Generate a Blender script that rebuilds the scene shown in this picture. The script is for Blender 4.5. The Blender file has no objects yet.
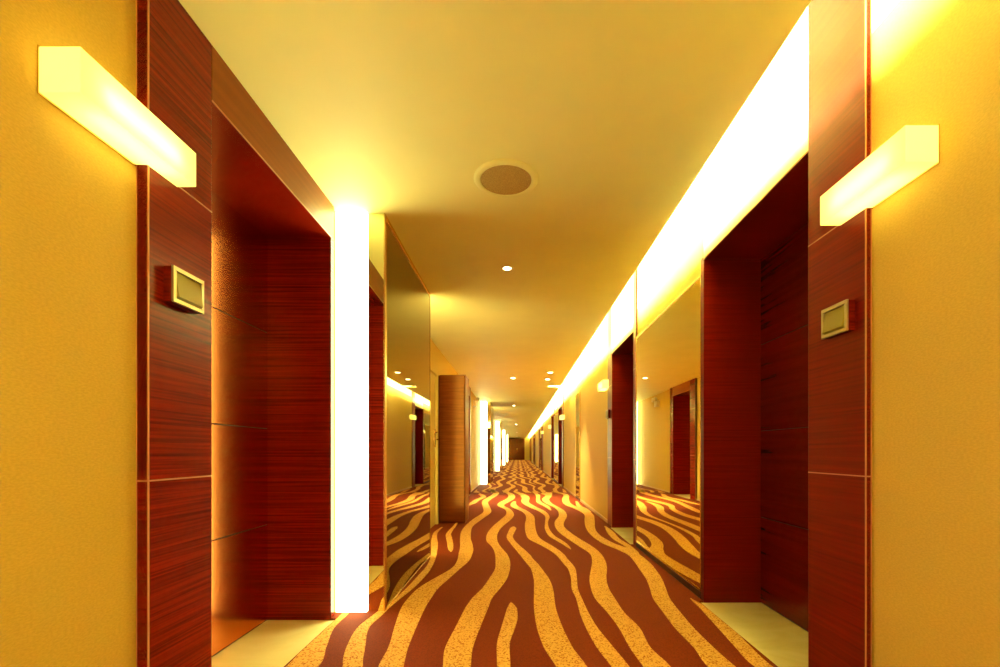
import bpy, bmesh, math, random
from mathutils import Vector, Matrix
random.seed(4)
C = bpy.context.scene.collection
SC = bpy.context.scene
PI = math.pi

# ------------------------------------------------------------ dimensions (metres)
F = 465.0          # focal length in pixels of the 1000 px wide frame
VX, VY = 518.0, 451.0
H = 2.40           # ceiling
EYE = 0.972
WL = -1.11         # left wall face
PL = -1.075        # left panelling face
WR = 1.21          # right wall face
PR = 1.19          # right panelling face
DOORH = 2.20
REC = 0.362        # depth of a door recess
YN, YF = -3.2, 50.7

# ------------------------------------------------------------ materials
def new_mat(name):
    m = bpy.data.materials.new(name); m.use_nodes = True
    nt = m.node_tree
    return m, nt, nt.nodes['Principled BSDF'], nt.nodes, nt.links

def plain(name, col, rough=0.5, metal=0.0, coat=0.0, spec=0.5):
    m, nt, b, n, l = new_mat(name)
    b.inputs['Base Color'].default_value = (*col, 1)
    b.inputs['Roughness'].default_value = rough
    b.inputs['Metallic'].default_value = metal
    b.inputs['Coat Weight'].default_value = coat
    b.inputs['Specular IOR Level'].default_value = spec
    return m

def noisy(name, c1, c2, scale, rough, bump=0.0, detail=4, coat=0.0, coat_rough=0.1, lo=0.35, hi=0.65, spec=0.5, dist=0.0):
    m, nt, b, n, l = new_mat(name)
    tc = n.new('ShaderNodeTexCoord'); mp = n.new('ShaderNodeMapping')
    mp.inputs['Scale'].default_value = scale
    tx = n.new('ShaderNodeTexNoise'); tx.inputs['Scale'].default_value = 1.0
    tx.inputs['Detail'].default_value = detail; tx.inputs['Distortion'].default_value = dist
    rp = n.new('ShaderNodeValToRGB')
    rp.color_ramp.elements[0].position = lo; rp.color_ramp.elements[0].color = (*c1, 1)
    rp.color_ramp.elements[1].position = hi; rp.color_ramp.elements[1].color = (*c2, 1)
    l.new(tc.outputs['Object'], mp.inputs['Vector']); l.new(mp.outputs['Vector'], tx.inputs['Vector'])
    l.new(tx.outputs['Fac'], rp.inputs['Fac']); l.new(rp.outputs['Color'], b.inputs['Base Color'])
    b.inputs['Roughness'].default_value = rough
    b.inputs['Specular IOR Level'].default_value = spec
    b.inputs['Coat Weight'].default_value = coat; b.inputs['Coat Roughness'].default_value = coat_rough
    if bump:
        bp = n.new('ShaderNodeBump'); bp.inputs['Strength'].default_value = bump; bp.inputs['Distance'].default_value = 0.002
        l.new(tx.outputs['Fac'], bp.inputs['Height']); l.new(bp.outputs['Normal'], b.inputs['Normal'])
    return m

def emit(name, col, s):
    m, nt, b, n, l = new_mat(name)
    b.inputs['Base Color'].default_value = (0.8, 0.8, 0.7, 1)
    b.inputs['Emission Color'].default_value = (*col, 1)
    b.inputs['Emission Strength'].default_value = s
    return m

M = {}
M['wall'] = noisy('beige_wallpaper', (0.57, 0.40, 0.085), (0.65, 0.455, 0.10), (110, 110, 260), 0.62, 0.12, 3, spec=0.25)
M['ceiling'] = noisy('ceiling_paint', (0.86, 0.86, 0.38), (0.89, 0.89, 0.40), (3, 3, 3), 0.6, 0.0, 2, spec=0.3)
M['cove'] = plain('white_cove_paint', (0.85, 0.80, 0.62), 0.7)
M['wood'] = noisy('mahogany_veneer', (0.070, 0.002, 0.0004), (0.25, 0.011, 0.0008), (1.6, 1.6, 110), 0.25, 0.0, 6, 0.0, 0.12, 0.28, 0.75, spec=0.17, dist=0.6)
M['wood2'] = noisy('dark_mahogany', (0.10, 0.003, 0.0004), (0.20, 0.008, 0.0006), (2.0, 2.0, 120), 0.30, 0.0, 5, lo=0.25, hi=0.75, spec=0.12)
M['lintel'] = noisy('brown_lintel', (0.21, 0.052, 0.006), (0.25, 0.065, 0.008), (2.0, 2.0, 50), 0.35, 0.0, 4, spec=0.15)
M['cabinet'] = noisy('cabinet_wood', (0.075, 0.010, 0.001), (0.12, 0.020, 0.002), (3, 3, 70), 0.14, 0.0, 4, lo=0.3, hi=0.7, spec=0.5)
M['cabinet'].node_tree.nodes['Principled BSDF'].inputs['Specular Tint'].default_value = (1.0, 0.42, 0.08, 1)
M['doorwood'] = noisy('door_veneer', (0.075, 0.002, 0.0004), (0.11, 0.004, 0.0005), (1.5, 1.5, 40), 0.24, 0.0, 5, 0.0, 0.22, 0.3, 0.7, spec=0.3)
M['brownwood'] = noisy('brown_wood', (0.20, 0.055, 0.012), (0.34, 0.11, 0.03), (3, 3, 60), 0.35, 0.1, 5, 0.3, 0.2, 0.3, 0.7)
M['edge_line'] = plain('pale_edge_line', (0.50, 0.20, 0.08), 0.35)
M['gap'] = plain('dark_gap', (0.03, 0.004, 0.002), 0.6)
M['marble'] = noisy('cream_marble', (0.72, 0.62, 0.26), (0.82, 0.73, 0.34), (3, 5, 3), 0.22, 0.0, 8, lo=0.3, hi=0.7, dist=1.2)
M['mirror'] = plain('bronze_mirror', (0.80, 0.75, 0.42), 0.015, 1.0)
M['mirror_dark'] = plain('grey_bronze_mirror', (0.26, 0.215, 0.08), 0.015, 1.0)
M['brass'] = plain('brass', (0.75, 0.52, 0.20), 0.25, 1.0)
M['silver'] = plain('champagne_plate', (0.50, 0.42, 0.26), 0.3, 0.85)
M['olive'] = plain('bronze_rocker', (0.30, 0.25, 0.05), 0.35, 0.5)
M['blackish'] = plain('dark_edge', (0.05, 0.012, 0.006), 0.4)
M['white'] = plain('white_plastic', (0.8, 0.75, 0.6), 0.4)
M['lightstrip'] = emit('lit_acrylic', (1.0, 0.97, 0.45), 6.5)
M['lightside'] = emit('lit_acrylic_edge', (0.75, 0.85, 0.08), 0.6)
M['bulb'] = emit('lit_lamp', (1.0, 0.95, 0.40), 8.5)
M['lens'] = emit('lit_downlight', (1.0, 0.90, 0.55), 14.0)

def lacquered_metal():
    m = plain('bronze_lacquer', (0.84, 0.27, 0.055), 0.17, 1.0)
    return m
M['leaf'] = lacquered_metal()

def grille():
    m, nt, b, n, l = new_mat('speaker_mesh')
    tc = n.new('ShaderNodeTexCoord'); v = n.new('ShaderNodeTexVoronoi'); v.inputs['Scale'].default_value = 240
    rp = n.new('ShaderNodeValToRGB')
    rp.color_ramp.elements[0].position = 0.25; rp.color_ramp.elements[0].color = (0.30, 0.19, 0.05, 1)
    rp.color_ramp.elements[1].position = 0.5; rp.color_ramp.elements[1].color = (0.52, 0.38, 0.12, 1)
    l.new(tc.outputs['Object'], v.inputs['Vector']); l.new(v.outputs['Distance'], rp.inputs['Fac'])
    l.new(rp.outputs['Color'], b.inputs['Base Color']); b.inputs['Roughness'].default_value = 0.6
    return m
M['grille'] = grille()

def sconce_shell():
    m, nt, b, n, l = new_mat('frosted_acrylic')
    out = n['Material Output']
    tr = n.new('ShaderNodeBsdfTranslucent'); tr.inputs['Color'].default_value = (0.95, 0.88, 0.45, 1)
    df = n.new('ShaderNodeBsdfDiffuse'); df.inputs['Color'].default_value = (0.9, 0.85, 0.5, 1)
    em = n.new('ShaderNodeEmission'); em.inputs['Color'].default_value = (1.0, 0.80, 0.20, 1); em.inputs['Strength'].default_value = 0.30
    mx = n.new('ShaderNodeMixShader'); mx.inputs[0].default_value = 0.35
    ad = n.new('ShaderNodeAddShader')
    l.new(tr.outputs[0], mx.inputs[1]); l.new(df.outputs[0], mx.inputs[2])
    l.new(mx.outputs[0], ad.inputs[0]); l.new(em.outputs[0], ad.inputs[1])
    l.new(ad.outputs[0], out.inputs['Surface'])
    return m
M['shell'] = sconce_shell()

def pile(name, c1, c2, sc, lo, hi):
    m = noisy(name, c1, c2, (sc, sc, sc), 0.85, 0.3, 3, lo=lo, hi=hi, spec=0.10)
    m.node_tree.nodes['Principled BSDF'].inputs['Sheen Weight'].default_value = 0.0
    return m
M['carpet'] = pile('maroon_pile', (0.125, 0.013, 0.0008), (0.185, 0.023, 0.0015), 160, 0.35, 0.65)
M['stripe'] = pile('gold_pile', (0.28, 0.07, 0.006), (0.64, 0.34, 0.07), 120, 0.36, 0.50)

# ------------------------------------------------------------ helpers
def box(bm, x0, x1, y0, y1, z0, z1, mi=0, bev=0.0):
    t = bmesh.new()
    bmesh.ops.create_cube(t, size=1.0, matrix=Matrix.Translation(((x0+x1)/2, (y0+y1)/2, (z0+z1)/2)) @ Matrix.Diagonal((abs(x1-x0), abs(y1-y0), abs(z1-z0), 1)))
    if bev: bmesh.ops.bevel(t, geom=t.edges[:], offset=bev, segments=2, affect='EDGES', profile=0.5)
    for f in t.faces: f.material_index = mi
    me = bpy.data.meshes.new('tmp'); t.to_mesh(me); t.free(); bm.from_mesh(me); bpy.data.meshes.remove(me)

def cyl(bm, c, r, h, axis='Z', seg=40, mi=0, r2=None):
    rot = {'Z': Matrix.Identity(4), 'X': Matrix.Rotation(PI/2, 4, 'Y'), 'Y': Matrix.Rotation(PI/2, 4, 'X')}[axis]
    t = bmesh.new()
    bmesh.ops.create_cone(t, cap_ends=True, segments=seg, radius1=r, radius2=r if r2 is None else r2, depth=h, matrix=Matrix.Translation(c) @ rot)
    for f in t.faces: f.material_index = mi; f.smooth = len(f.verts) == 4
    me = bpy.data.meshes.new('tmp'); t.to_mesh(me); t.free(); bm.from_mesh(me); bpy.data.meshes.remove(me)

def lathe(bm, c, prof, seg=48, mi=0):
    rings = []
    for r, z in prof:
        rings.append([bm.verts.new((c[0]+r*math.cos(2*PI*i/seg), c[1]+r*math.sin(2*PI*i/seg), c[2]+z)) for i in range(seg)])
    for a, b in zip(rings, rings[1:]):
        for i in range(seg):
            f = bm.faces.new((a[i], a[(i+1) % seg], b[(i+1) % seg], b[i])); f.smooth = True; f.material_index = mi

def obj(name, bm, mats, parent=None):
    me = bpy.data.meshes.new(name)
    bmesh.ops.recalc_face_normals(bm, faces=bm.faces[:])
    bm.to_mesh(me); bm.free()
    for m in (mats if isinstance(mats, (list, tuple)) else [mats]): me.materials.append(m)
    o = bpy.data.objects.new(name, me); C.objects.link(o)
    if parent:
        o.parent = parent
        o.matrix_parent_inverse = Matrix.Identity(4)
    return o

def thing(name, label, cat, loc=(0, 0, 0), group=None):
    o = bpy.data.objects.new(name, None); C.objects.link(o); o.location = loc; o.empty_display_size = 0.1
    o['label'] = label; o['category'] = cat
    if group: o['group'] = group
    return o

def tag(o, label, cat, group=None):
    o['label'] = label; o['category'] = cat
    if group: o['group'] = group
    return o

def struct(name, bm, mats, label=None):
    o = obj(name, bm, mats); o['kind'] = 'structure'
    if label: o['label'] = label
    return o

NT = [0]
def trim(bm, mats, label=None):
    NT[0] += 1
    return struct('trim_%d' % NT[0], bm, mats, label)

def dup(root, loc, label=None):
    r = root.copy(); C.objects.link(r); r.location = loc
    if label: r['label'] = label
    for ch in list(root.children):
        c = ch.copy(); C.objects.link(c); c.parent = r
        for g in list(ch.children):
            d = g.copy(); C.objects.link(d); d.parent = c
    return r

def quad_prism(bm, pts, z0, z1, mi=0):
    lo = [bm.verts.new((x, y, z0)) for x, y in pts]; hi = [bm.verts.new((x, y, z1)) for x, y in pts]
    n = len(pts)
    fs = [bm.faces.new(lo[::-1]), bm.faces.new(hi)] + [bm.faces.new((lo[i], lo[(i+1) % n], hi[(i+1) % n], hi[i])) for i in range(n)]
    for f in fs: f.material_index = mi

# ------------------------------------------------------------ layout
# door openings along the corridor: (y0, y1)
SETS = [0.0, 10.7, 20.7, 30.7, 40.7]
RD = []
for s in SETS:
    RD.append((1.908+s, 2.98+s)); RD.append((4.80+s, 5.90+s))
COLS = [2.77, 13.5, 22.5, 32.0, 41.0]              # lit fronts of the left columns
LD = [(1.634, 2.673), (9.36, 10.40), (19.3, 20.35), (28.9, 29.95), (37.9, 38.95)]

# ---- floor under everything
bm = bmesh.new()
box(bm, -1.7, 1.8, YN-0.2, YF+0.2, -0.12, 0.0)
struct('floor', bm, M['marble'], 'cream marble floor showing at the door thresholds')

# ---- walls, cut at the door openings
def wall_segments(side, openings, zt):
    bm = bmesh.new()
    x_in = WL if side < 0 else WR
    x_out = x_in + side*0.5
    y = YN
    for a, b in openings:
        a -= 0.045; b += 0.045
        box(bm, x_in, x_out, y, a, 0, zt)
        box(bm, x_in, x_out, a, b, DOORH+0.02, zt)
        y = b
    box(bm, x_in, x_out, y, YF, 0, zt)
    return bm
struct('wall_left', wall_segments(-1, LD, H), M['wall'], 'left corridor wall in beige wallpaper')
struct('wall_right', wall_segments(1, RD, H), M['wall'], 'right corridor wall in beige wallpaper')
bm = bmesh.new(); box(bm, -1.7, 1.8, YF, YF+0.15, 0, H+0.45)
struct('wall_end', bm, M['wall'], 'wall at the far end of the corridor')
bm = bmesh.new(); box(bm, -1.7, 1.8, YN-0.15, YN, 0, H+0.45)
struct('wall_near', bm, M['wall'])

# ---- ceiling: main slab with a slot for the cove along the right wall
CE = 0.93
bm = bmesh.new()
T = 0.018
box(bm, WL-0.02, CE, YN, 10.15, H, H+T)
box(bm, WL-0.02, 0.66, 10.15, 10.45, H, H+T)
box(bm, WL-0.02, CE, 10.45, YF, H, H+T)
struct('ceiling', bm, M['ceiling'], 'pale yellow plaster ceiling beside the glowing cove')
bm = bmesh.new()
box(bm, 0.45, WR+0.02, YN, YF, H+0.42, H+0.47)
box(bm, 0.45, 0.50, YN, YF, H+T, H+0.42)
box(bm, WR, WR+0.05, YN, YF, H+0.0005, H+0.42)
trim(bm, M['cove'], 'white inside of the light cove above the ceiling edge')

# ---- door recesses
ND = [0]
def recess(side, y0, y1, near_w, far_w, near_proud=True, lever_at='near', detail=True):
    P = PL if side < 0 else PR
    W = WL if side < 0 else WR
    s = side
    dx = P + s*REC                       # door face
    # lining: jambs, soffit, lintel
    bm = bmesh.new()
    box(bm, P+s*(0.0 if far_w < 0.02 else 0.004), dx+s*0.10, y1, y1+0.044, 0, DOORH+0.019)     # far jamb
    trim(bm, M['wood'] if s < 0 else M['wood2'], None)
    bm = bmesh.new()
    box(bm, P+s*0.004, dx+s*0.10, y0-0.044, y0, 0, DOORH+0.019)     # near jamb
    trim(bm, M['wood'] if s < 0 else M['wood2'], None)
    bm = bmesh.new()
    box(bm, P+s*0.002, dx+s*0.10, y0, y1, DOORH, DOORH+0.03)
    trim(bm, M['wood'] if s < 0 else M['wood2'], None)
    if s < 0:
        bm = bmesh.new()
        box(bm, P, W-0.02, y0, y1+0.045, DOORH, H, 0, 0.002)
        box(bm, P+0.0015, P-0.001, y0, y1+0.045, DOORH, DOORH+0.006, 1)
        trim(bm, [M['lintel'], M['edge_line']], 'wooden lintel board over the left door recess' if y0 < 3 else None)
    else:
        bm = bmesh.new()
        box(bm, P, W+0.02, y0, y1, DOORH, H+0.42)
        box(bm, P-0.0015, P+0.001, y0, y1, DOORH, DOORH+0.006, 1)
        trim(bm, [M['cove'], M['edge_line']], None)
    # pilaster panels with joint and corner highlights painted as pale lines
    for (a, b) in ((y0-near_w, y0-0.0005), (y1+0.0005, y1+far_w)):
        if b-a < 0.02: continue
        bm = bmesh.new()
        top = H if s < 0 else H+0.42
        zs = [0.0, 0.885, 1.81, top]
        for z0, z1 in zip(zs, zs[1:]):
            box(bm, P, W-s*0.0005 if False else P+s*(0.0185 if s > 0 else 0.034), a, b, z0, z1, 0, 0.0025)
            if z1 < top: box(bm, P-s*0.0012, P+s*0.002, a+0.002, b-0.002, z1-0.0022, z1+0.0022, 1)
        box(bm, P-s*0.001, W, a, a+0.004, 0, top, 1)  # pale strip paints the highlight along the near corner
        trim(bm, [M['wood'] if s < 0 else M['wood2'], M['edge_line']], None)
    # leaf
    ND[0] += 1
    bm = bmesh.new()
    q = DOORH/4
    box(bm, dx+s*0.006, dx+s*0.05, y0, y1, 0.0, DOORH, 1)
    for k in range(4):
        box(bm, dx, dx+s*0.02, y0+0.004, y1-0.004, q*k+(0.008 if k == 0 else 0.002), q*(k+1)-0.002, 0, 0.0015)
    d = struct('door_%d' % ND[0], bm, [M['leaf'] if s < 0 else M['doorwood'], M['gap']])
    if detail:
        yl = y0+0.09
        hb = bmesh.new()
        box(hb, dx-s*0.008, dx+s*0.002, yl-0.03, yl+0.03, 0.95, 1.17, 0, 0.003)
        cyl(hb, (dx-s*0.03, yl, 1.04), 0.010, 0.05, 'X', 16)
        box(hb, dx-s*0.062, dx-s*0.048, yl-0.012, yl+0.12, 1.03, 1.05, 0, 0.004)
        obj('door_handle', hb, M['brass'], d)
    # marble threshold
    return d

for i, (a, b) in enumerate(LD):
    recess(-1, a, b, 0.283, 0.0 if i == 0 else 0.2, detail=i < 3)
for i, (a, b) in enumerate(RD):
    near = 0.318 if i % 2 == 0 else 0.10
    far = 0.0 if i % 2 == 0 else 0.28
    recess(1, a, b, near, far, detail=i < 4)
# wood return between left recess jamb and light column
# ---- baseboards of the right wall
def base(side, segs, name):
    bm = bmesh.new()
    W = WL if side < 0 else WR
    for a, b in segs:
        box(bm, W-side*0.012, W+side*0.01, a, b, 0, 0.045, 0, 0.002)
    struct(name, bm, M['edge_line2'])
M['edge_line2'] = plain('pale_gold_skirting', (0.62, 0.40, 0.15), 0.35)
segs = [(YN, 1.59)]
for s0, s1 in zip(SETS, SETS[1:]+[60]):
    a, b = 6.19+s0, min(1.58+s1, YF)
    if s0 == 0: segs += [(a, 8.98), (9.62, b)]
    elif a < b: segs.append((a, b))
base(1, segs, 'baseboard_right')
base(-1, [(YN, 1.35), (4.30, 5.10), (6.66, 9.07), (10.61, 13.47), (15.0, 19.0), (20.56, 22.47), (24.0, 28.6), (30.2, 31.97)], 'baseboard_left')

# ------------------------------------------------------------ carpet
TR = {
 'A': [(720,235,262),(690,262,292),(667,288,320),(650,303,326),(630,317,334),(616,336,348),(611,341,350)],
 'B': [(720,330,352),(667,343,363),(650,346,365),(630,357,369),(616,374,383),(610,382,389),(604,391,396),(590,406,413),(577,418,426),(568,426,432),(560,430,435.5),(553,431,437),(544,431,438),(538,432,437),(533,434,438),(528,441,443)],
 'B2': [(553,450.5,451.5),(551,448.5,452.8),(548,447.5,453.2),(543,447,453),(538,446,452),(535,446,451),(531,449,453),(527,453,456),(522,457,459)],
 'C': [(720,366,392),(690,372,399),(667,379,404),(650,388,408),(630,394,416),(610,401,425),(600,408,431),(590,418,438),(580,434,449),(570,451,460),(562,457,469),(553,459,473),(548,460,473),(540,460,471),(533,461,471),(527,465,473),(520,473,482),(513,483,491),(508,483,490),(503,482,488),(500,484,491),(496,491,497),(493,493,499),(490,488,493)],
 'D': [(720,440,468),(690,441,470),(667,443,471),(650,445,473),(630,455,480),(610,465,488),(600,472,492),(590,482,500),(580,489,507),(570,495,510),(562,495.5,510),(555,495,507),(548,492,501),(542,486.5,497.5),(535,487,497.5),(528,492,502),(520,501,511),(515,506,514),(510,505,510.5),(506,497.5,504),(503,499.5,508),(499,507,514.5),(495,508,514),(491,502,506)],
 'E': [(720,500,514),(690,498,511),(667,497,510.5),(645,497,510),(630,501,515),(620,504,517.6),(610,507,517),(606,509,514),(604,510.5,511.5)],
 'F': [(720,585,622),(690,567,600),(667,555,586),(650,544,573),(630,537,563),(610,534,556),(590,534,553),(580,533.6,549),(570,531,542),(565,527,538),(560,523,533),(555,519,529),(545,511,518),(538,506.6,513),(532,508.6,515),(529,510,516.3),(527.5,512.5,514.5)],
 'G': [(720,640,668),(690,625,645),(667,610,628),(650,597,614),(630,586,598),(615,580,589),(600,576,582),(590,571.5,578),(580,571,577),(570,568,575.5),(565,563.5,572),(560,559.5,567.5),(555,554.5,563.5),(548,544,554),(540,529,541),(533,525.5,536.5),(525,525,535),(517,526,534),(512,521.6,528),(508,512.5,520),(505,510.5,516.4),(502,513,516)],
 'H': [(550.5,570.6,571.4),(548,566.5,570),(543,558.6,564.5),(537,549,555),(530,545,549.5),(523,545,548),(517,545,549.5),(512,539,545),(508,529.5,537),(503,521.6,529),(498,522,529.5),(495,519,525.5),(492,513,518)],
 'I': [(511,550,551.5),(507,544,549),(503,537,542),(500,536,540),(496,536,540),(492,532,536)],
 'J': [(720,690,724),(690,658,688),(667,642,669),(650,630,651),(630,619,640),(615,608,625),(600,595,615),(590,591,609),(580,589.5,606.5),(570,591,607),(562,592,605.5),(555,590,601),(548,580,593),(540,568,580),(533,559,570),(527,555,564),(522,555,564.5),(517,558.6,567),(512,558,565),(508,554,559),(504,546,552),(500,542,549),(497,545,551.5),(493,546,552)],
 'K': [(720,775,805),(690,733,762),(667,706,733),(650,694,714),(630,675,694),(610,660,677),(600,653,670),(590,650,666),(580,646,662),(570,639,655),(565,636,651),(556,628,640),(550,616,630),(546,606,618),(543,600,611),(537,592,601),(530,586.5,595.5),(522,584.6,594.7),(515,584,593),(510,576,584),(505,564.5,572),(500,562,569),(495,563,568),(492,551.5,557)],
 'L': [(690,790,802),(667,752,770),(650,736,752),(630,718,732),(620,709,720),(610,700,709),(604,693.5,698),(600,690,691)],
 'M': [(556,638,640),(553,633,638),(547,624.5,631),(540,613,620),(533,607,614),(527,604,606)],
 'N': [(513,590,592),(511,584,590.5),(507,577,582),(502,575,577.5)],
}
XL, XR = -1.045, 1.16
def unproj(x, y):
    d = F*EYE/(y-VY)
    return ((x-VX)*d/F, d)
def cr(p0, p1, p2, p3, t):
    return 0.5*((2*p1)+(-p0+p2)*t+(2*p0-5*p1+4*p2-p3)*t*t+(-p0+3*p1-3*p2+p3)*t**3)
RIB = []
for k, pts in TR.items():
    rows = []
    for y, a, b in pts:
        xa, d = unproj(a, y); xb, _ = unproj(b, y); rows.append((d, xa, xb))
    out = []
    n = len(rows)
    for i in range(n-1):
        q = [rows[max(i-1, 0)], rows[i], rows[i+1], rows[min(i+2, n-1)]]
        for j in range(5):
            t = j/5
            out.append(tuple(cr(q[0][c], q[1][c], q[2][c], q[3][c], t) if c else q[1][0]+(q[2][0]-q[1][0])*t for c in range(3)))
    out.append(rows[-1]); RIB.append(out)
# woven motif beside the left wall, seen only in the mirrors and from the side
for x0, ya, yb, ph in ((-0.95, 6.9, 8.6, 0.3), (-0.80, 8.2, 10.6, 1.7), (0.05, 9.6, 10.7, 0.4), (0.62, 9.9, 10.7, 1.4)):
    o = []
    n = 36
    for i in range(n+1):
        t = i/n; d = ya+(yb-ya)*t; w = 0.055*min(1, 6*t+0.05, 6*(1-t)+0.05)
        x = x0+0.06*math.sin(d*2.6+ph)+0.02*math.sin(d*5.3)
        o.append((d, x-w, x+w))
    RIB.append(o)
bm = bmesh.new()
box(bm, XL, XR, YN, YF, 0.0005, 0.010)
def side_strips(x0, x1, ops):
    y = YN
    for a, b in ops+[(YF, YF)]:
        if a-0.05 > y: box(bm, x0, x1, y, a, 0.0005, 0.0099)
        y = b
side_strips(WL+0.012, XL, LD); side_strips(XR, WR-0.022, RD)
LEN = 8.75
ztop = 0.0125
for rep in range(-1, 6):
    off = rep*LEN
    for ri, out in enumerate(RIB):
        prev = None; zr = ztop+ri*0.00008
        for d, xa, xb in out:
            if rep != 0 and not (1.95 <= d <= 1.95+LEN): prev = None; continue
            if rep == 0 and d < 1.6: continue
            y = d+off
            if y < YN+0.05 or y > YF-0.05: prev = None; continue
            xa2, xb2 = max(xa, XL+0.004), min(xb, XR-0.004)
            if xb2-xa2 < 0.001: xb2 = xa2+0.001
            cur = (bm.verts.new((xa2, y, 0.010)), bm.verts.new((xa2+0.002, y, zr)), bm.verts.new((xb2-0.002, y, zr)), bm.verts.new((xb2, y, 0.010)))
            if prev:
                for i in range(3):
                    f = bm.faces.new((prev[i], prev[i+1], cur[i+1], cur[i])); f.material_index = 1
            prev = cur
cp = obj('carpet', bm, [M['carpet'], M['stripe']])
tag(cp, 'maroon corridor carpet with wavy gold stripes running between the walls', 'carpet')


# ------------------------------------------------------------ light columns on the left
def column(y0, y1, xf, label, first=False):
    t = thing('light_column', label, 'column', ((WL+xf)/2, y0, 0.0), 'lit columns along the left wall')
    ox, oy = (WL+xf)/2, y0
    def P(name, bm, m):
        bmesh.ops.translate(bm, verts=bm.verts[:], vec=(-ox, -oy, 0)); return obj(name, bm, m, t)
    xs = xf-0.102
    bm = bmesh.new(); box(bm, WL, xf-0.012, y0+0.05, y1-0.03, 0.0, H-0.002); P('column_body', bm, M['brownwood'])
    bm = bmesh.new(); box(bm, WL+0.025, xs, y0, y0+0.045, 0.012, H-0.004, 0, 0.002); P('light_panel', bm, M['lightstrip'])
    bm = bmesh.new(); box(bm, WL+0.003, WL+0.025, y0+0.002, y0+0.045, 0.012, H-0.004); P('panel_edge', bm, M['lightside'])
    bm = bmesh.new(); box(bm, WL+0.003, xs, y0, y0+0.05, 0.0, 0.012); P('base_plate', bm, M['brownwood'])
    # narrow polished strip beside the light
    a = math.tan(math.radians(1.3))
    bm = bmesh.new(); quad_prism(bm, [(xs+0.002, y0+0.018), (xf-0.006, y0+0.018+a*0.086), (xf-0.006, y0+0.048), (xs+0.002, y0+0.048)], 0.0, H-0.003); P('mirror_strip', bm, M['mirror'])
    bm = bmesh.new(); box(bm, xf-0.012, xf, y0+0.055, y1-0.03, 0.02, H-0.03, 0, 0.001); P('side_mirror', bm, M['mirror_dark'])
    bm = bmesh.new()
    box(bm, xf-0.006, xf+0.003, y0+0.018, y0+0.055, 0, H-0.002)
    box(bm, xf-0.006, xf+0.003, y1-0.034, y1-0.026, 0, H-0.002)
    box(bm, xf-0.006, xf+0.003, y0+0.055, y1-0.034, 0.0, 0.02)
    box(bm, xf-0.006, xf+0.003, y0+0.055, y1-0.034, H-0.03, H-0.002)
    P('mirror_frame', bm, M['brass'])
    bm = bmesh.new(); box(bm, WL+0.03, xf-0.03, y1-0.03, y1, 0.02, H-0.004, 0, 0.002); P('rear_light_panel', bm, M['lightstrip2'])
    return t
M['lightstrip2'] = emit('lit_acrylic_rear', (1.0, 0.90, 0.38), 5.0)
column(2.77, 4.26, -0.80, 'nearest mirrored column with a tall glowing light strip beside the left door', True)
desc = ['second lit column along the left wall, past the wooden cabinet',
        'third lit column along the left wall, far down the corridor',
        'fourth lit column along the left wall, near the corridor end',
        'furthest lit column along the left wall, next to the end doors']
for y, dsc in zip(COLS[1:], desc):
    column(y, y+1.5, -0.80, dsc)

column(-3.1, -1.45, -0.80, 'added fill-light column, unseen behind the viewpoint')  # unseen column, added to brighten the near walls and ceiling

# ------------------------------------------------------------ pale service door and wooden cabinet on the left
bm = bmesh.new()
box(bm, WL-0.01, -1.055, 5.12, 5.19, 0, 2.02, 0, 0.003)
box(bm, WL-0.01, -1.055, 6.10, 6.17, 0, 2.02, 0, 0.003)
box(bm, WL-0.01, -1.055, 5.12, 6.17, 1.96, 2.03, 0, 0.003)
trim(bm, M['wall'], 'pale frame of the service door left of the wooden cabinet')
ND[0] += 1
bm = bmesh.new(); box(bm, WL-0.005, -1.085, 5.19, 6.10, 0.01, 1.96, 0, 0.002)
d = struct('door_%d' % ND[0], bm, M['wall'])
hb = bmesh.new()
box(hb, -1.086, -1.07, 5.98, 6.04, 1.02, 1.26, 0, 0.003); cyl(hb, (-1.055, 6.01, 1.12), 0.01, 0.04, 'X', 16)
box(hb, -1.045, -1.030, 5.90, 6.02, 1.11, 1.13, 0, 0.004); cyl(hb, (-1.06, 6.01, 1.22), 0.014, 0.03, 'X', 16)
obj('door_handle', hb, M['brass'], d)

t = thing('wood_cabinet', 'tall brown wooden cabinet jutting from the left wall', 'cabinet', (-0.88, 6.40, 0))
def P(name, bm, m):
    bmesh.ops.translate(bm, verts=bm.verts[:], vec=(0.88, -6.40, 0)); return obj(name, bm, m, t)
bm = bmesh.new(); box(bm, WL+0.002, -0.705, 6.22, 6.62, 0.014, 1.985, 0, 0.004); P('cabinet_body', bm, M['cabinet'])
bm = bmesh.new(); box(bm, -1.04, -0.715, 6.19, 6.22, 0.03, 1.985, 0, 0.003); P('front_panel', bm, M['cabinet'])
bm = bmesh.new(); box(bm, -0.706, -0.700, 6.19, 6.62, 0.014, 1.99, 0, 0.001); P('edge_strip', bm, M['lintel'])

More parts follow.
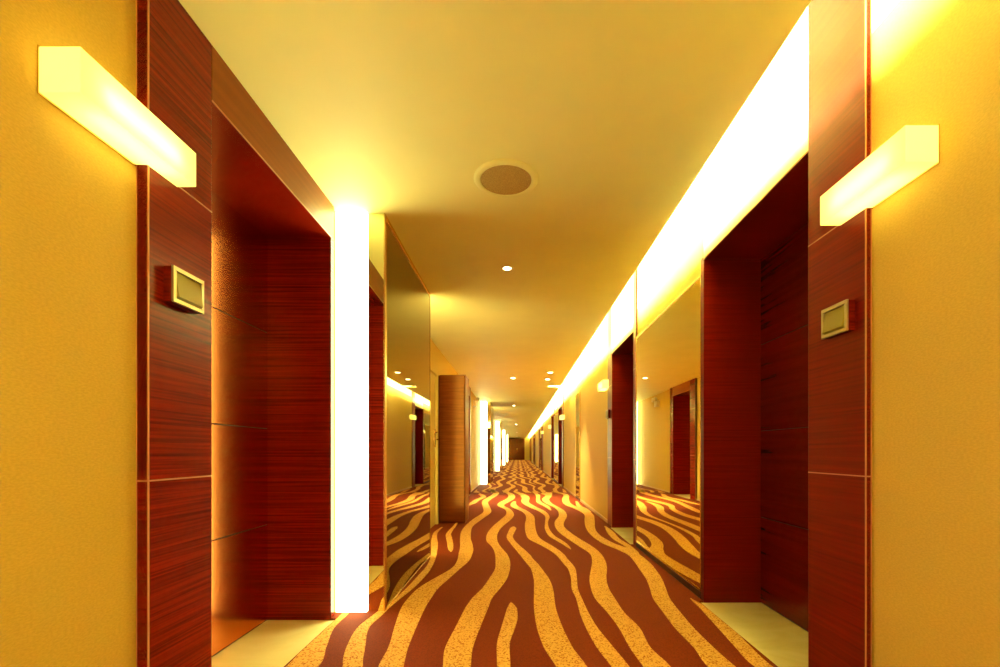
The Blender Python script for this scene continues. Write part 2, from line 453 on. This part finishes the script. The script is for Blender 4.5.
# ------------------------------------------------------------ wall mirrors on the right
def wall_mirror(y0, y1, z0, z1, label, group=None):
    t = thing('wall_mirror', label, 'mirror', (WR, (y0+y1)/2, 0), group)
    def P(name, bm, m):
        bmesh.ops.translate(bm, verts=bm.verts[:], vec=(-WR, -(y0+y1)/2, 0)); return obj(name, bm, m, t)
    e = 0.012
    bm = bmesh.new(); box(bm, PR+0.004, WR-0.001, y0+e, y1-e, z0+e, z1-e); P('mirror_glass', bm, M['mirror'])
    bm = bmesh.new()
    box(bm, PR, WR-0.001, y0, y0+e, z0, z1); box(bm, PR, WR-0.001, y1-e, y1, z0, z1)
    box(bm, PR, WR-0.001, y0+e, y1-e, z0, z0+e); box(bm, PR, WR-0.001, y0+e, y1-e, z1-e, z1)
    P('mirror_frame', bm, M['brass'])
    bm = bmesh.new(); box(bm, PR-0.002, WR-0.001, y0, y1, 0.0, z0-0.001); P('plinth', bm, M['blackish'])
    return t
lab = ['large bronze mirror between the two nearest doors on the right wall',
       'second tall mirror on the right wall, past the brass strip',
       'third mirror on the right wall, far down the corridor',
       'fourth mirror on the right wall near the corridor end']
for s, lb in zip(SETS, lab):
    wall_mirror(3.03+s, 4.695+s, 0.055, 2.12, lb, 'mirrors between door pairs on the right wall')
wall_mirror(9.0, 9.6, 0.05, 2.12, 'slim full-height mirror alone on the right wall beyond the second sconce')

# ------------------------------------------------------------ sconces
def sconce(side, y0, y1, yb, label, loc_y=None):
    """box-shaped acrylic wall light; yb = where the panelling begins (the back steps over it); yb < 0: panelling lies before -yb"""
    W, P = (WL, PL) if side < 0 else (WR, PR)
    yc = (y0+y1)/2
    t = thing('wall_sconce', label, 'wall light', (P, yc, 1.855), 'box wall lights')
    L, h = (y1-y0), 0.106
    o = -side
    w = 0.098-abs(W-P)
    g = abs(W-P)
    bm = bmesh.new()
    if yb > 0: step = [(0.002*o, yb-yc-0.003), ((-g+0.001)*o, yb-yc-0.003), ((-g+0.001)*o, -L/2), (w*o, -L/2), (w*o, L/2), (0.002*o, L/2)]
    else: step = [(0.002*o, -L/2), (w*o, -L/2), (w*o, L/2), ((-g+0.001)*o, L/2), ((-g+0.001)*o, -yb-yc+0.003), (0.002*o, -yb-yc+0.003)]
    quad_prism(bm, step, -h/2, h/2)
    bmesh.ops.bevel(bm, geom=bm.edges[:], offset=0.0015, segments=1, affect='EDGES')
    sh = obj('lamp_shade', bm, M['shell'], t)
    bm = bmesh.new(); cyl(bm, (w*0.5*o, 0, -0.008), 0.011, L*0.66, 'Y', 20); obj('lamp_tube', bm, M['bulb'], sh)
    bm = bmesh.new()
    if yb > 0: ya, yz = -L/2, yb-yc-0.003
    else: ya, yz = -yb-yc+0.003, L/2
    box(bm, (-g+0.0005)*o, (-g+0.003)*o, ya-0.002, yz+0.001, -h/2-0.004, h/2+0.002)
    obj('back_plate', bm, M['brass'], t)
    return t
sl = sconce(-1, 1.075, 1.463, 1.351, 'glowing box-shaped sconce on the left wall above the switch plate')
sr = sconce(1, 1.335, 1.713, 1.59, 'nearest glowing box-shaped sconce on the right wall, by the pilaster')
s2 = sconce(1, 6.10, 6.48, -6.18, 'second box sconce on the right wall, beyond the large mirror')
dup(sr, (PR, 12.22, 1.855), 'third box sconce on the right wall, past the slim mirror')
dup(s2, (PR, 16.99, 1.855), 'fourth box sconce on the right wall, beyond the second pair of doors')
dup(sr, (PR, 22.22, 1.855), 'fifth box sconce on the right wall, a small dot far away')

# ------------------------------------------------------------ switch plates
def plate(side, P, yc, zc, label):
    t = thing('door_switch', label, 'switch', (P, yc, zc), 'switch plates beside doors')
    o = -side
    bm = bmesh.new(); box(bm, 0, 0.026*o, -0.066, 0.066, -0.054, 0.054, 0, 0.002); obj('back_box', bm, M['wood'], t)
    bm = bmesh.new()
    for a in ((-0.068, 0.068, 0.042, 0.055), (-0.068, 0.068, -0.055, -0.042), (-0.068, -0.056, -0.042, 0.042), (0.056, 0.068, -0.042, 0.042)):
        box(bm, 0.026*o, 0.034*o, a[0], a[1], a[2], a[3], 0, 0.001)
    obj('face_plate', bm, M['silver'], t)
    bm = bmesh.new()
    vs = [(0.026*o, -0.0555, -0.0415), (0.026*o, 0.0555, -0.0415), (0.026*o, 0.0555, 0.0415), (0.026*o, -0.0555, 0.0415),
          (0.040*o, -0.053, -0.036), (0.040*o, 0.053, -0.036), (0.029*o, 0.053, 0.040), (0.029*o, -0.053, 0.040)]
    v = [bm.verts.new(p) for p in vs]
    for f in ((0, 1, 2, 3), (4, 5, 6, 7), (0, 1, 5, 4), (1, 2, 6, 5), (2, 3, 7, 6), (3, 0, 4, 7)): bm.faces.new([v[i] for i in f])
    obj('rocker', bm, M['olive'], t)
plate(-1, PL, 1.475, 1.480, 'square metal switch plate on the left wooden pilaster')
plate(1, PR, 1.705, 1.452, 'square metal switch plate on the right wooden pilaster')
plate(1, PR, 6.06, 1.452, 'small switch plate on the pilaster under the second right sconce')

# ------------------------------------------------------------ ceiling speaker and downlights
t = thing('ceiling_speaker', 'round flush ceiling speaker with a brown grille', 'speaker', (-0.063, 2.44, H))
bm = bmesh.new()
lathe(bm, (0, 0, 0), [(0.168, 0.0), (0.168, -0.006), (0.158, -0.012), (0.140, -0.014), (0.134, -0.010), (0.131, 0.0)], 64)
obj('speaker_ring', bm, M['ceiling'], t)
bm = bmesh.new(); cyl(bm, (0, 0, -0.006), 0.132, 0.010, 'Z', 64); obj('speaker_grille', bm, M['grille'], t)

def downlight(x, y, label, power, r=0.05):
    t = thing('downlight', label, 'ceiling light', (x, y, H), 'round recessed downlights')
    bm = bmesh.new(); lathe(bm, (0, 0, 0), [(r*1.35, 0.0), (r*1.35, -0.003), (r*1.2, -0.006), (r, -0.006), (r*0.85, -0.001)], 40)
    obj('trim_ring', bm, M['white'], t)
    bm = bmesh.new(); cyl(bm, (0, 0, -0.002), r*0.8, 0.004, 'Z', 32); obj('lamp_lens', bm, M['lens'], t)
    if power:
        ld = bpy.data.lights.new('downlight_beam', 'SPOT'); ld.energy = power; ld.color = (1.0, 0.90, 0.50)
        ld.spot_size = math.radians(74); ld.spot_blend = 0.8; ld.shadow_soft_size = 0.03
        lo = bpy.data.objects.new('downlight_beam', ld); C.objects.link(lo); lo.location = (0, 0, -0.02); lo.parent = t
    return t
downlight(-0.085, 3.63, 'nearest small downlight in the ceiling, just past the speaker', 3, 0.035)
downlight(-0.10, 9.1, 'downlight in the middle of the ceiling level with the slim mirror', 200)
downlight(0.585, 8.45, 'nearer of the two paired downlights close to the cove', 160)
downlight(0.59, 9.25, 'farther of the two paired downlights close to the cove', 160)
downlight(-0.13, 14.6, 'downlight in the ceiling beside the second lit column', 40)
downlight(-0.11, 25.0, 'downlight in the ceiling just past the third lit column', 70, 0.07)
downlight(-0.10, 35.5, 'downlight in the ceiling between the fourth and furthest lit columns', 70, 0.08)
downlight(-0.10, 46.0, 'furthest downlight before the doors at the corridor end', 60, 0.09)

# ------------------------------------------------------------ emergency twin lamp on the left wall
t = thing('emergency_light', 'white twin-head emergency lamp high on the left wall', 'emergency light', (WL-0.003, 11.6, 2.17))
bm = bmesh.new(); box(bm, 0, 0.07, -0.13, 0.13, -0.09, 0.05, 0, 0.006); obj('housing', bm, M['white'], t)
for yy in (-0.09, 0.09):
    bm = bmesh.new(); cyl(bm, (0.10, yy, 0.08), 0.045, 0.06, 'X', 24, r2=0.055); cyl(bm, (0.06, yy, 0.055), 0.012, 0.05, 'Z', 12)
    obj('lamp_head', bm, M['white'], t)

# ------------------------------------------------------------ double doors at the end
ND[0] += 1
bm = bmesh.new()
box(bm, -0.98, 0.72, YF-0.04, YF, 0.0, 2.36, 1)
for (a, b) in ((-0.92, -0.14), (-0.12, 0.66)):
    box(bm, a, b, YF-0.07, YF-0.03, 0.02, 2.28, 0, 0.004)
    box(bm, a+0.15, b-0.15, YF-0.085, YF-0.06, 0.25, 1.0, 0, 0.01); box(bm, a+0.15, b-0.15, YF-0.085, YF-0.06, 1.2, 2.1, 0, 0.01)
d = struct('door_%d' % ND[0], bm, [M['cabinet'], M['wood']], 'brown double doors closing the far end of the corridor')
for x in (-0.18, -0.08):
    bm = bmesh.new(); cyl(bm, (x, YF-0.12, 1.1), 0.015, 0.4, 'Z', 12); box(bm, x-0.01, x+0.01, YF-0.12, YF-0.06, 0.95, 0.97); box(bm, x-0.01, x+0.01, YF-0.12, YF-0.06, 1.23, 1.25)
    obj('door_handle', bm, M['brass'], d)

# ------------------------------------------------------------ lights in the cove
y = YN+0.05
k = 0
while y < YF-0.5:
    L = min(2.7, YF-y)
    ld = bpy.data.lights.new('cove_tube', 'AREA'); ld.shape = 'RECTANGLE'
    ld.size = L; ld.size_y = 0.05; ld.energy = 18*L; ld.color = (1.0, 0.98, 0.45)
    lo = bpy.data.objects.new('cove_tube', ld); C.objects.link(lo)
    lo.location = (0.852, y+L/2, H+0.054)
    lo.rotation_euler = (Vector((1, 0, 0.12))).to_track_quat('-Z', 'X').to_euler()
    # local X along the corridor, local -Z towards the wall
    zx = -Vector((1, 0, 0.12)).normalized(); xx = Vector((0, 1, 0)); yx = zx.cross(xx)
    lo.matrix_world = Matrix.Translation((0.852, y+L/2, H+0.054)) @ Matrix((xx, yx, zx)).transposed().to_4x4()
    y += 2.8; k += 1

# ------------------------------------------------------------ world, camera, view
w = bpy.data.worlds.new('World'); SC.world = w; w.use_nodes = True
w.node_tree.nodes['Background'].inputs[0].default_value = (1.0, 0.8, 0.45, 1)
w.node_tree.nodes['Background'].inputs[1].default_value = 0.0
cam = bpy.data.cameras.new('camera'); co = bpy.data.objects.new('camera', cam); C.objects.link(co); SC.camera = co
co.location = (0, 0, EYE); co.rotation_euler = (PI/2, 0, 0)
cam.sensor_width = 36; cam.lens = 36*F/1000
cam.shift_x = (500-VX)/1000; cam.shift_y = (VY-333.5)/1000
cam.clip_start = 0.02; cam.clip_end = 200
SC.view_settings.view_transform = 'Standard'; SC.view_settings.look = 'None'
SC.view_settings.gamma = 1; SC.view_settings.use_curve_mapping = False
SC.view_settings.exposure = 1.2
SC.cycles.use_denoising = True
SC.cycles.max_bounces = 10; SC.cycles.diffuse_bounces = 7; SC.cycles.glossy_bounces = 5
SC.cycles.sample_clamp_indirect = 8
